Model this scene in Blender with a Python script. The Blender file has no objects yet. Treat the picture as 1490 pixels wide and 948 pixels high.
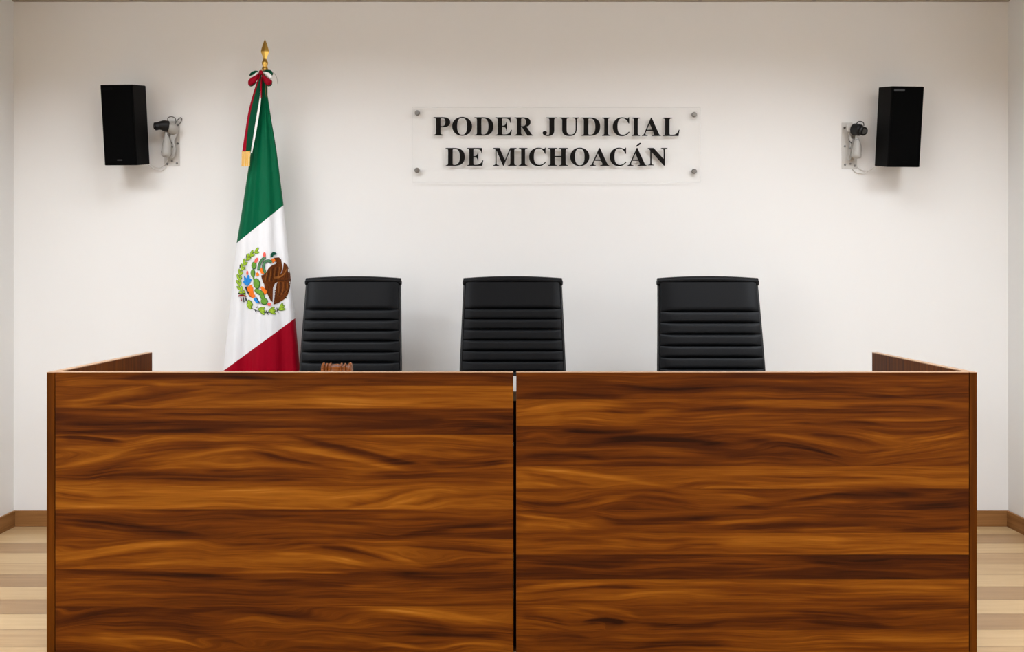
import bpy, bmesh, math, random
import numpy as np
from mathutils import Vector, Matrix, Euler

random.seed(7)
SC = bpy.context.scene
COL = SC.collection
PI = math.pi
F, CX, HY, EYE = 1650.0, 745.0, 405.0, 1.2      # focal length in pixels, principal column, horizon row, eye height

def P(px, py, d):
    """the point at distance d (along y) that the photograph shows at px, py"""
    return Vector(((px - CX) / F * d, d, EYE - (py - HY) / F * d))

def lin(c):
    return tuple((v / 12.92 if v <= .04045 else ((v + .055) / 1.055) ** 2.4) for v in (x / 255 for x in c))

# ------------------------------------------------------------------ materials
def nodes(name):
    m = bpy.data.materials.new(name); m.use_nodes = True
    nt = m.node_tree
    return m, nt, nt.nodes['Principled BSDF'], nt.nodes.new, nt.links.new

def mat(name, rgb, rough=.5, metal=0., spec=.5, var=.0, vscale=20., bump=0., bscale=200., coat=0., sheen=0.):
    m, nt, b, N, L = nodes(name)
    c = lin(rgb)
    b.inputs['Base Color'].default_value = (*c, 1)
    b.inputs['Roughness'].default_value = rough
    b.inputs['Metallic'].default_value = metal
    b.inputs['Specular IOR Level'].default_value = spec
    b.inputs['Coat Weight'].default_value = coat
    b.inputs['Sheen Weight'].default_value = sheen
    tc = N('ShaderNodeTexCoord')
    if var > 0:
        n = N('ShaderNodeTexNoise'); n.inputs['Scale'].default_value = vscale; n.inputs['Detail'].default_value = 4
        L(tc.outputs['Object'], n.inputs['Vector'])
        r = N('ShaderNodeValToRGB')
        r.color_ramp.elements[0].position = .3; r.color_ramp.elements[1].position = .7
        r.color_ramp.elements[0].color = (*[max(0, v * (1 - var)) for v in c], 1)
        r.color_ramp.elements[1].color = (*[min(1, v * (1 + var)) for v in c], 1)
        L(n.outputs['Fac'], r.inputs['Fac']); L(r.outputs['Color'], b.inputs['Base Color'])
    if bump > 0:
        n = N('ShaderNodeTexNoise'); n.inputs['Scale'].default_value = bscale; n.inputs['Detail'].default_value = 3
        L(tc.outputs['Object'], n.inputs['Vector'])
        bp = N('ShaderNodeBump'); bp.inputs['Strength'].default_value = bump; bp.inputs['Distance'].default_value = .002
        L(n.outputs['Fac'], bp.inputs['Height']); L(bp.outputs['Normal'], b.inputs['Normal'])
    return m

def ramp(N, stops):
    r = N('ShaderNodeValToRGB')
    e = r.color_ramp.elements
    while len(e) < len(stops): e.new(.5)
    for i, (p, c) in enumerate(stops):
        e[i].position = p; e[i].color = (*lin(c), 1)
    return r

def math_node(N, L, op, a, b):
    n = N('ShaderNodeMath'); n.operation = op
    for i, v in enumerate((a, b)):
        if isinstance(v, (int, float)): n.inputs[i].default_value = v
        else: L(v, n.inputs[i])
    return n.outputs[0]

def wood_figured():
    """boards with flowing figure: the tone and the grain line of every point of the boards are stored in the mesh"""
    m, nt, b, N, L = nodes('figured_walnut')
    at = N('ShaderNodeAttribute'); at.attribute_name = 'tone'
    ap = N('ShaderNodeAttribute'); ap.attribute_name = 'grain'
    ad = N('ShaderNodeAttribute'); ad.attribute_name = 'board'
    tc = N('ShaderNodeTexCoord'); sx = N('ShaderNodeSeparateXYZ'); L(tc.outputs['Object'], sx.inputs[0])
    def grain(xs, ps, det, off):
        cv = N('ShaderNodeCombineXYZ')
        L(math_node(N, L, 'MULTIPLY', sx.outputs['X'], xs), cv.inputs[0])
        L(math_node(N, L, 'MULTIPLY', ap.outputs['Fac'], ps), cv.inputs[1])
        L(math_node(N, L, 'ADD', math_node(N, L, 'MULTIPLY', ad.outputs['Fac'], 7.3), off), cv.inputs[2])
        n = N('ShaderNodeTexNoise'); n.inputs['Scale'].default_value = 1; n.inputs['Detail'].default_value = det
        n.inputs['Roughness'].default_value = .55
        L(cv.outputs[0], n.inputs['Vector'])
        return math_node(N, L, 'SUBTRACT', n.outputs['Fac'], .5)
    g1 = grain(1.1, 34, 3, 0.); g2 = grain(2.6, 170, 3, 3.); g3 = grain(14., 560, 2, 5.)
    t = math_node(N, L, 'ADD', at.outputs['Fac'], math_node(N, L, 'MULTIPLY', g1, .30))
    t = math_node(N, L, 'ADD', t, math_node(N, L, 'MULTIPLY', g2, .36))
    t = math_node(N, L, 'ADD', t, math_node(N, L, 'MULTIPLY', g3, .22))
    r = ramp(N, WOOD_STOPS)
    L(t, r.inputs['Fac']); L(r.outputs['Color'], b.inputs['Base Color'])
    b.inputs['Roughness'].default_value = .5; b.inputs['Specular IOR Level'].default_value = .08
    return m

WOOD_STOPS = [(0., (38, 13, 0)), (.22, (65, 27, 1)), (.42, (93, 45, 3)), (.6, (118, 65, 8)), (.8, (143, 86, 18)), (1., (172, 116, 44))]

def wood_plain(name, dark, light, axis, rough=.45, fine=90., spec=.35):
    m, nt, b, N, L = nodes(name)
    tc = N('ShaderNodeTexCoord'); mp = N('ShaderNodeMapping')
    s = [fine, fine, fine]; s[axis] = 2.5
    mp.inputs['Scale'].default_value = s
    L(tc.outputs['Object'], mp.inputs['Vector'])
    n = N('ShaderNodeTexNoise'); n.inputs['Scale'].default_value = 1; n.inputs['Detail'].default_value = 6
    L(mp.outputs[0], n.inputs['Vector'])
    r = ramp(N, [(.28, dark), (.72, light)])
    L(n.outputs['Fac'], r.inputs['Fac']); L(r.outputs['Color'], b.inputs['Base Color'])
    b.inputs['Roughness'].default_value = rough; b.inputs['Specular IOR Level'].default_value = spec
    return m

def wood_floor():
    m, nt, b, N, L = nodes('oak_floor')
    at = N('ShaderNodeAttribute'); at.attribute_name = 'tone'
    ad = N('ShaderNodeAttribute'); ad.attribute_name = 'board'
    tc = N('ShaderNodeTexCoord'); sx = N('ShaderNodeSeparateXYZ'); L(tc.outputs['Object'], sx.inputs[0])
    def grain(xs, ys, det):
        cv = N('ShaderNodeCombineXYZ')
        L(math_node(N, L, 'MULTIPLY', sx.outputs['X'], xs), cv.inputs[0])
        L(math_node(N, L, 'MULTIPLY', sx.outputs['Y'], ys), cv.inputs[1])
        L(math_node(N, L, 'MULTIPLY', ad.outputs['Fac'], 5.1), cv.inputs[2])
        n = N('ShaderNodeTexNoise'); n.inputs['Scale'].default_value = 1; n.inputs['Detail'].default_value = det
        L(cv.outputs[0], n.inputs['Vector'])
        return math_node(N, L, 'SUBTRACT', n.outputs['Fac'], .5)
    t = math_node(N, L, 'ADD', at.outputs['Fac'], math_node(N, L, 'MULTIPLY', grain(2.5, 40, 5), .5))
    t = math_node(N, L, 'ADD', t, math_node(N, L, 'MULTIPLY', grain(9, 160, 3), .2))
    r = ramp(N, [(0., (122, 92, 60)), (.35, (154, 122, 85)), (.65, (178, 148, 107)), (1., (198, 170, 128))])
    L(t, r.inputs['Fac']); L(r.outputs['Color'], b.inputs['Base Color'])
    b.inputs['Roughness'].default_value = .42; b.inputs['Specular IOR Level'].default_value = .35
    return m

def flag_cloth_mat():
    m, nt, b, N, L = nodes('tricolour_satin')
    at = N('ShaderNodeAttribute'); at.attribute_name = 'stripe'
    r = N('ShaderNodeValToRGB'); r.color_ramp.interpolation = 'CONSTANT'
    e = r.color_ramp.elements; e.new(.5)
    e[0].position = 0; e[0].color = (*lin((0, 88, 56)), 1)
    e[1].position = 1 / 3; e[1].color = (*lin((222, 222, 223)), 1)
    e[2].position = 2 / 3; e[2].color = (*lin((146, 0, 26)), 1)
    mr = N('ShaderNodeMapRange'); mr.inputs[1].default_value = -1; mr.inputs[2].default_value = 2
    L(at.outputs['Fac'], mr.inputs[0]); L(mr.outputs[0], r.inputs['Fac'])
    L(r.outputs['Color'], b.inputs['Base Color'])
    b.inputs['Roughness'].default_value = .5; b.inputs['Specular IOR Level'].default_value = .08
    tc = N('ShaderNodeTexCoord'); n = N('ShaderNodeTexNoise'); n.inputs['Scale'].default_value = 35; n.inputs['Detail'].default_value = 2
    mp = N('ShaderNodeMapping'); mp.inputs['Scale'].default_value = (1.4, 1, .12)
    L(tc.outputs['Object'], mp.inputs['Vector']); L(mp.outputs[0], n.inputs['Vector'])
    bp = N('ShaderNodeBump'); bp.inputs['Strength'].default_value = .35; bp.inputs['Distance'].default_value = .01
    L(n.outputs['Fac'], bp.inputs['Height']); L(bp.outputs['Normal'], b.inputs['Normal'])
    return m

def acrylic():
    m, nt, b, N, L = nodes('clear_acrylic')
    out = nt.nodes['Material Output']
    tr = N('ShaderNodeBsdfTransparent'); tr.inputs['Color'].default_value = (.996, .996, .995, 1)
    gl = N('ShaderNodeBsdfGlossy'); gl.inputs['Roughness'].default_value = .03; gl.inputs['Color'].default_value = (.9, .9, .9, 1)
    fr = N('ShaderNodeFresnel'); fr.inputs['IOR'].default_value = 1.06
    mx = N('ShaderNodeMixShader')
    L(fr.outputs[0], mx.inputs[0]); L(tr.outputs[0], mx.inputs[1]); L(gl.outputs[0], mx.inputs[2])
    L(mx.outputs[0], out.inputs['Surface'])
    return m

def acrylic_edge():
    m, nt, b, N, L = nodes('acrylic_edge')
    out = nt.nodes['Material Output']
    tr = N('ShaderNodeBsdfTransparent'); tr.inputs['Color'].default_value = (.9, .92, .92, 1)
    df = N('ShaderNodeBsdfDiffuse'); df.inputs['Color'].default_value = (.72, .74, .74, 1)
    mx = N('ShaderNodeMixShader'); mx.inputs[0].default_value = .55
    L(tr.outputs[0], mx.inputs[1]); L(df.outputs[0], mx.inputs[2]); L(mx.outputs[0], out.inputs['Surface'])
    return m

def ceiling_mat():
    m, nt, b, N, L = nodes('mineral_tile')
    tc = N('ShaderNodeTexCoord'); sx = N('ShaderNodeSeparateXYZ'); L(tc.outputs['Object'], sx.inputs[0])
    def line(o, off):
        v = math_node(N, L, 'ADD', o, off)
        v = math_node(N, L, 'PINGPONG', v, .275)
        return math_node(N, L, 'LESS_THAN', v, .009)
    k = math_node(N, L, 'MAXIMUM', line(sx.outputs['X'], -.36 + 5.5), line(sx.outputs['Y'], 5.5))
    mx = N('ShaderNodeMix'); mx.data_type = 'RGBA'
    mx.inputs[6].default_value = (*lin((172, 162, 146)), 1); mx.inputs[7].default_value = (*lin((150, 142, 132)), 1)
    L(k, mx.inputs[0]); L(mx.outputs[2], b.inputs['Base Color'])
    b.inputs['Roughness'].default_value = .9
    return m

M = {}
M['wall'] = mat('painted_plaster', (228, 227, 224), .75, spec=.2, bump=.06, bscale=260)
M['rearwall'] = wood_plain('rear_dark_wood', (70, 44, 24), (104, 70, 42), 2, fine=30)  # dark wood tone invented for the unseen wall to cut its bounce light
M['ceiling'] = ceiling_mat()
M['floor'] = wood_floor()
M['base'] = wood_plain('baseboard_oak', (124, 84, 44), (154, 110, 66), 0, spec=.15)
M['base_y'] = wood_plain('baseboard_oak_side', (124, 84, 44), (154, 110, 66), 1, spec=.15)
M['wood'] = wood_figured()
M['endwood'] = wood_plain('walnut_end', (56, 26, 0), (106, 56, 2), 2, fine=60, spec=.05)
M['endwood_y'] = wood_plain('walnut_side', (62, 29, 2), (102, 53, 6), 2, fine=45, spec=.05)
M['edge'] = wood_plain('edge_band', (150, 116, 88), (172, 138, 108), 0, rough=.45, spec=.2)
M['worktop'] = mat('pale_laminate', (168, 163, 157), .4, var=.03)
M['blackstrip'] = mat('black_strip', (12, 11, 10), .8, spec=.1)
M['leather'] = mat('black_leather', (6, 7, 9), .46, spec=.15, bump=.12, bscale=420, var=.06, vscale=60)
M['blackmetal'] = mat('black_metal', (16, 16, 17), .4, metal=.2, spec=.4)
M['chrome'] = mat('polished_steel', (128, 126, 122), .38, metal=1., var=.02)
M['brass'] = mat('brass', (206, 166, 84), .28, metal=1., var=.06, vscale=40)
M['pole'] = mat('pole_varnish', (150, 104, 52), .35, var=.1, vscale=30)
M['tri'] = flag_cloth_mat()
M['red'] = mat('red_ribbon', (140, 0, 28), .55, spec=.1, var=.05)
M['green'] = mat('green_ribbon', (0, 66, 42), .55, spec=.08, var=.05)
M['white'] = mat('white_ribbon', (238, 238, 236), .5, var=.02)
M['gold'] = wood_plain('gold_fringe', (196, 140, 40), (240, 196, 92), 2, rough=.4, fine=420)
M['letter'] = mat('black_enamel', (12, 9, 6), .6, spec=.12, var=.1)
M['acrylic'] = acrylic(); M['acedge'] = acrylic_edge()
M['speaker'] = mat('black_vinyl', (3, 3, 3), .6, spec=.06, bump=.1, bscale=300)
M['grille'] = mat('black_cloth', (4, 4, 4), .9, spec=.05, bump=.3, bscale=900)
M['badge'] = mat('badge_grey', (24, 24, 26), .5)
M['greymetal'] = mat('pale_grey_paint', (166, 163, 157), .4, spec=.5, var=.03)
M['platemetal'] = mat('plate_paint', (194, 191, 185), .45, spec=.4, var=.02)
M['screw'] = mat('screw_steel', (120, 118, 114), .3, metal=.9, var=.05)
M['rubber'] = mat('black_rubber', (15, 15, 16), .5, spec=.3, var=.1)
M['lens'] = mat('dark_lens', (6, 6, 8), .12, spec=.7)
M['cable'] = mat('white_cable', (206, 203, 198), .5, var=.03)
M['gavel'] = wood_plain('gavel_wood', (66, 28, 2), (136, 72, 18), 0, rough=.34, fine=120, spec=.22)
M['brown'] = mat('eagle_brown', (92, 44, 8), .6, var=.3, vscale=160)
M['darkbrown'] = mat('feather_dark', (48, 24, 10), .6, var=.1)
M['tan'] = mat('feather_tan', (136, 84, 36), .6, var=.1)
M['leaf'] = mat('leaf_green', (150, 180, 52), .6, var=.2, vscale=120)
M['leafdark'] = mat('leaf_dark', (84, 124, 44), .6, var=.15, vscale=120)
M['cactus'] = mat('cactus_green', (104, 152, 56), .6, var=.15, vscale=120)
M['cactdark'] = mat('cactus_dark', (42, 84, 44), .6, var=.1)
M['snake'] = mat('snake_green', (84, 128, 88), .6, var=.2, vscale=150)
M['snakehead'] = mat('snake_dark', (24, 82, 62), .6, var=.1)
M['orange'] = mat('thread_orange', (234, 118, 36), .6, var=.1)
M['coral'] = mat('thread_coral', (226, 96, 84), .6, var=.1)
M['blue'] = mat('thread_blue', (40, 132, 206), .6, var=.1)
M['ink'] = mat('thread_ink', (44, 48, 46), .6, var=.1)

for k_ in ('brown', 'darkbrown', 'tan', 'leaf', 'leafdark', 'cactus', 'cactdark', 'snake', 'snakehead', 'orange', 'coral', 'blue', 'ink'):
    M[k_].node_tree.nodes['Principled BSDF'].inputs['Specular IOR Level'].default_value = .1

# ------------------------------------------------------------------ helpers
def obj(name, bm, m, parent=None, smooth=None, bevel=0., bseg=2):
    me = bpy.data.meshes.new(name)
    bm.normal_update()
    bm.to_mesh(me); bm.free()
    o = bpy.data.objects.new(name, me); COL.objects.link(o)
    for k in (m if isinstance(m, (list, tuple)) else [m]): me.materials.append(k)
    if parent: o.parent = parent
    if smooth is not None:
        for p in me.polygons: p.use_smooth = True
        me.set_sharp_from_angle(angle=math.radians(smooth))
    if bevel > 0:
        md = o.modifiers.new('edge', 'BEVEL'); md.width = bevel; md.segments = bseg; md.limit_method = 'ANGLE'
    return o

def thing(name, label, cat, loc=(0, 0, 0), rot=(0, 0, 0), group=None):
    o = bpy.data.objects.new(name, None); COL.objects.link(o)
    o.location = loc; o.rotation_euler = rot
    return tag(o, label, cat, group)

def tag(o, label, cat, group=None):
    o['label'] = label; o['category'] = cat
    if group: o['group'] = group
    return o

def struct(o):
    o['kind'] = 'structure'; return o

def box(bm, x0, x1, y0, y1, z0, z1, mi=0, mtx=None):
    vs = [bm.verts.new(Vector(c) if mtx is None else mtx @ Vector(c)) for c in
          ((x0, y0, z0), (x1, y0, z0), (x1, y1, z0), (x0, y1, z0), (x0, y0, z1), (x1, y0, z1), (x1, y1, z1), (x0, y1, z1))]
    for f in ((3, 2, 1, 0), (4, 5, 6, 7), (0, 1, 5, 4), (1, 2, 6, 5), (2, 3, 7, 6), (3, 0, 4, 7)):
        bm.faces.new([vs[i] for i in f]).material_index = mi
    return bm

def rings(bm, loops, mi=0, cap=True):
    """skin a list of closed vertex loops"""
    prev = None; first = None
    for lp in loops:
        vs = [bm.verts.new(p) for p in lp]
        if prev:
            n = len(vs)
            for i in range(n):
                bm.faces.new((prev[i], prev[(i + 1) % n], vs[(i + 1) % n], vs[i])).material_index = mi
        else: first = vs
        prev = vs
    if cap:
        bm.faces.new(list(reversed(first))).material_index = mi
        bm.faces.new(prev).material_index = mi
    return bm

def lathe(bm, prof, n=24, mtx=Matrix(), mi=0, sy=1.):
    """prof: (radius, height) pairs about local z"""
    return rings(bm, [[mtx @ Vector((r * math.cos(2 * PI * k / n), sy * r * math.sin(2 * PI * k / n), h)) for k in range(n)] for r, h in prof], mi)

def tube(bm, pts, r, n=8, mi=0):
    pts = [Vector(p) for p in pts]
    loops = []
    up = None
    for i, p in enumerate(pts):
        t = (pts[min(i + 1, len(pts) - 1)] - pts[max(i - 1, 0)]).normalized()
        if up is None:
            up = t.orthogonal().normalized()
        a = (up - t * up.dot(t)).normalized(); b = t.cross(a); up = a
        rr = r[i] if isinstance(r, (list, tuple)) else r
        loops.append([p + (a * math.cos(2 * PI * k / n) + b * math.sin(2 * PI * k / n)) * rr for k in range(n)])
    return rings(bm, loops, mi)

def smooth_path(pts, k=8):
    """Catmull-Rom through pts"""
    pts = [Vector(p) for p in pts]; out = []
    for i in range(len(pts) - 1):
        p0, p1, p2, p3 = pts[max(i - 1, 0)], pts[i], pts[i + 1], pts[min(i + 2, len(pts) - 1)]
        for j in range(k):
            t = j / k
            out.append(.5 * ((2 * p1) + (p2 - p0) * t + (2 * p0 - 5 * p1 + 4 * p2 - p3) * t * t + (3 * p1 - p0 - 3 * p2 + p3) * t ** 3))
    return out + [pts[-1]]

NB = bmesh.new

# ------------------------------------------------------------------ the room
WY, XL, XR, CEIL, REAR = 5.5, -2.417, 2.407, 1.2 + 403.4 / 300, -3.2
struct(obj('wall_back', box(NB(), XL - .15, XR + .15, WY, WY + .12, -.05, CEIL + .1), M['wall']))
struct(obj('wall_left', box(NB(), XL - .12, XL, REAR, WY, -.05, CEIL + .1), M['wall']))
struct(obj('wall_right', box(NB(), XR, XR + .12, REAR, WY, -.05, CEIL + .1), M['wall']))
struct(obj('wall_front', box(NB(), XL - .12, XR + .12, REAR - .12, REAR, -.05, CEIL + .1), M['rearwall']))
struct(obj('ceiling', box(NB(), XL, XR, REAR, WY, CEIL, CEIL + .08), M['ceiling']))

def make_floor():
    me = bpy.data.meshes.new('floor')
    verts, faces, tone, board = [], [], [], []
    lt = [.5, .72, .28, .68, .6, .25, .7, .32, .78, .55]
    rt = [.62, .3, .65, .4, .58, .66, .28, .74, .3, .7]
    rnd = random.Random(3); k = 0; y = WY
    while y > REAR:
        y0 = max(REAR, y - .18)
        xs = [XL, rnd.uniform(-1.1, -.2), rnd.uniform(.2, 1.1), XR]
        for j in range(3):
            t = rnd.uniform(.25, .75)
            if k < 10 and j == 0: t = lt[k]
            if k < 10 and j == 2: t = rt[k]
            g = .0012
            i = len(verts)
            verts += [(xs[j] + g, y0 + g, 0), (xs[j + 1] - g, y0 + g, 0), (xs[j + 1] - g, y - g, 0), (xs[j] + g, y - g, 0)]
            faces.append((i, i + 1, i + 2, i + 3)); tone += [t] * 4; board += [k * 3 + j] * 4
        y = y0; k += 1
    i = len(verts)                                    # the dark groove bed just below the boards
    verts += [(XL, REAR, -.0015), (XR, REAR, -.0015), (XR, WY, -.0015), (XL, WY, -.0015), (XL, REAR, -.05), (XR, REAR, -.05), (XR, WY, -.05), (XL, WY, -.05)]
    for f in ((0, 1, 2, 3), (7, 6, 5, 4), (0, 4, 5, 1), (1, 5, 6, 2), (2, 6, 7, 3), (3, 7, 4, 0)): faces.append(tuple(i + q for q in f))
    tone += [0.] * 8; board += [0.] * 8
    me.from_pydata(verts, [], faces); me.update()
    for nm, v in (('tone', tone), ('board', board)):
        a = me.attributes.new(nm, 'FLOAT', 'POINT'); a.data.foreach_set('value', v)
    me.materials.append(M['floor'])
    o = bpy.data.objects.new('floor', me); COL.objects.link(o); struct(o)
make_floor()
BB = .077
struct(obj('baseboard_back', box(NB(), XL, XR, WY - .012, WY, 0, BB), M['base'], bevel=.002))
struct(obj('baseboard_left', box(NB(), XL, XL + .012, REAR, WY - .012, 0, BB), M['base_y'], bevel=.002))
struct(obj('baseboard_right', box(NB(), XR - .012, XR, REAR, WY - .012, 0, BB), M['base_y'], bevel=.002))
struct(obj('trim_1', box(NB(), XL, XR, WY - .018, WY, CEIL - .004, CEIL), M['ceiling']))

# ------------------------------------------------------------------ the bench
BF, BT = 3.64, .9                                     # front face distance, top height
BR = 4.626                                            # rear of the end panels
PXM = F / BF

def vnoise(x, y, seed):
    rs = np.random.RandomState(seed); T = rs.rand(64, 64)
    xi = np.floor(x).astype(int); yi = np.floor(y).astype(int)
    fx = x - xi; fy = y - yi
    fx = fx * fx * (3 - 2 * fx); fy = fy * fy * (3 - 2 * fy)
    g = lambda a, b: T[a % 64, b % 64]
    return (g(xi, yi) * (1 - fx) + g(xi + 1, yi) * fx) * (1 - fy) + (g(xi, yi + 1) * (1 - fx) + g(xi + 1, yi + 1) * fx) * fy - .5

ZS = 1490 / 700.
def front_panel(name, parent, px0, px1, ox, boards, seed):
    """boards: (row0, row1, base tone left, base tone right, [strokes]); rows and strokes in a 1490x890 drawing of the panel face.
    A stroke is (points, half width, amount): a lighter or darker streak of figure that also bends the grain."""
    verts, faces, tone, grain, board = [], [], [], [], []
    x0, x1 = (px0 - CX) / PXM, (px1 - CX) / PXM
    NX = 420
    toX = lambda x: (x * PXM + CX - ox) * ZS
    borderL, borderR, top_row, bot_row = [], [], None, None
    for bi, (r0, r1, tl, tr, strokes) in enumerate(boards):
        nz = max(4, int((r1 - r0) / (2.6 if r0 < 900 else 9)))
        gx = np.linspace(x0, x1, NX); gr = np.linspace(r0, r1, nz + 1)
        X, R = np.meshgrid(gx, gr)
        DX = toX(X)
        s = seed + bi * 11
        base = tl + (tr - tl) * np.clip((DX - 30) / 1400, 0, 1)
        # the grain lines run along the strokes near them
        num = np.zeros(X.shape); den = np.full(X.shape, .25)
        for pts, w, a in strokes:
            sp = np.array([(p.x, p.y) for p in smooth_path([(q[0], q[1], 0) for q in pts], 8)])
            ys = np.interp(DX, sp[:, 0], sp[:, 1]); mid = sp[:, 1].mean()
            inx = np.exp(-(np.maximum(0, np.maximum(sp[0, 0] - DX, DX - sp[-1, 0])) / 90) ** 2)
            g = np.exp(-((R - ys) / 22) ** 2) * inx
            num += g * (ys - mid); den += g
        wob = 7 * vnoise(DX / 170, R / 70, s + 5) + 3 * vnoise(DX / 60, R / 40, s + 6)
        psi = R - num / den + 10 * vnoise(DX / 420 + 3, R / 90 + s, s) + wob
        t = base + .18 * vnoise(DX / 420, psi / 24, s + 2) + .15 * vnoise(DX / 240, psi / 9, s + 3) + .15 * vnoise(DX / 120, psi / 4.2, s + 4)
        for k, (pts, w, a) in enumerate(strokes):
            sp = np.array([(p.x, p.y) for p in smooth_path([(q[0], q[1], 0) for q in pts], 8)])
            ys = np.interp(DX, sp[:, 0], sp[:, 1]) + .35 * wob
            par = (DX - sp[0, 0]) / (sp[-1, 0] - sp[0, 0])
            fade = np.clip(np.minimum(par, 1 - par) * 4.5 + .12, 0, 1); fade = np.where((par < 0) | (par > 1), np.clip(.12 - np.maximum(-par, par - 1) * 2, 0, 1), fade)
            hard = 1 if (k + seed) % 2 else -1          # one flank of a streak is crisp, the other blends away
            e = R - ys
            ww = w * (.45 + .55 * fade) * np.where(e * hard > 0, .5, 1.35)
            tex = .75 + .9 * vnoise(DX / 160, psi / 5, s + 20 + k)
            t = t + 1.15 * a * np.exp(-np.abs(e / ww) ** 2) * fade * tex
        t = .44 + (t - .44) * 1.03
        z = EYE - (530 + R / ZS - HY) / PXM
        i0 = len(verts)
        verts += [(float(a), BF, float(b)) for a, b in zip(X.ravel(), z.ravel())]
        tone += t.ravel().tolist(); grain += (psi / ZS / PXM).ravel().tolist(); board += [seed + bi] * t.size
        for j in range(nz):
            for i in range(NX - 1):
                a = i0 + j * NX + i
                faces.append((a, a + NX, a + NX + 1, a + 1))
        borderL += [i0 + j * NX for j in range(nz + 1)]; borderR += [i0 + j * NX + NX - 1 for j in range(nz + 1)]
        if top_row is None: top_row = [i0 + i for i in range(NX)]
        bot_row = [i0 + nz * NX + i for i in range(NX)]
    T = .036                                          # panel thickness behind the face
    zt, zb = verts[top_row[0]][2], verts[bot_row[0]][2]
    i = len(verts)
    verts += [(x0, BF + T, zt), (x1, BF + T, zt), (x1, BF + T, zb), (x0, BF + T, zb)]
    tone += [.4] * 4; grain += [0, 0, .3, .3]; board += [seed] * 4
    faces += [(i, i + 1, i + 2, i + 3), tuple(top_row) + (i + 1, i), tuple(reversed(bot_row)) + (i + 3, i + 2),
              tuple(reversed(borderL)) + (i, i + 3), tuple(borderR) + (i + 2, i + 1)]
    me = bpy.data.meshes.new(name); me.from_pydata(verts, [], faces); me.update()
    for nm, v in (('tone', tone), ('grain', grain), ('board', board)):
        a = me.attributes.new(nm, 'FLOAT', 'POINT'); a.data.foreach_set('value', np.array(v, np.float32))
    me.materials.append(M['wood'])
    o = bpy.data.objects.new(name, me); COL.objects.link(o); o.parent = parent
    return o, x0, x1, zt, zb

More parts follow.
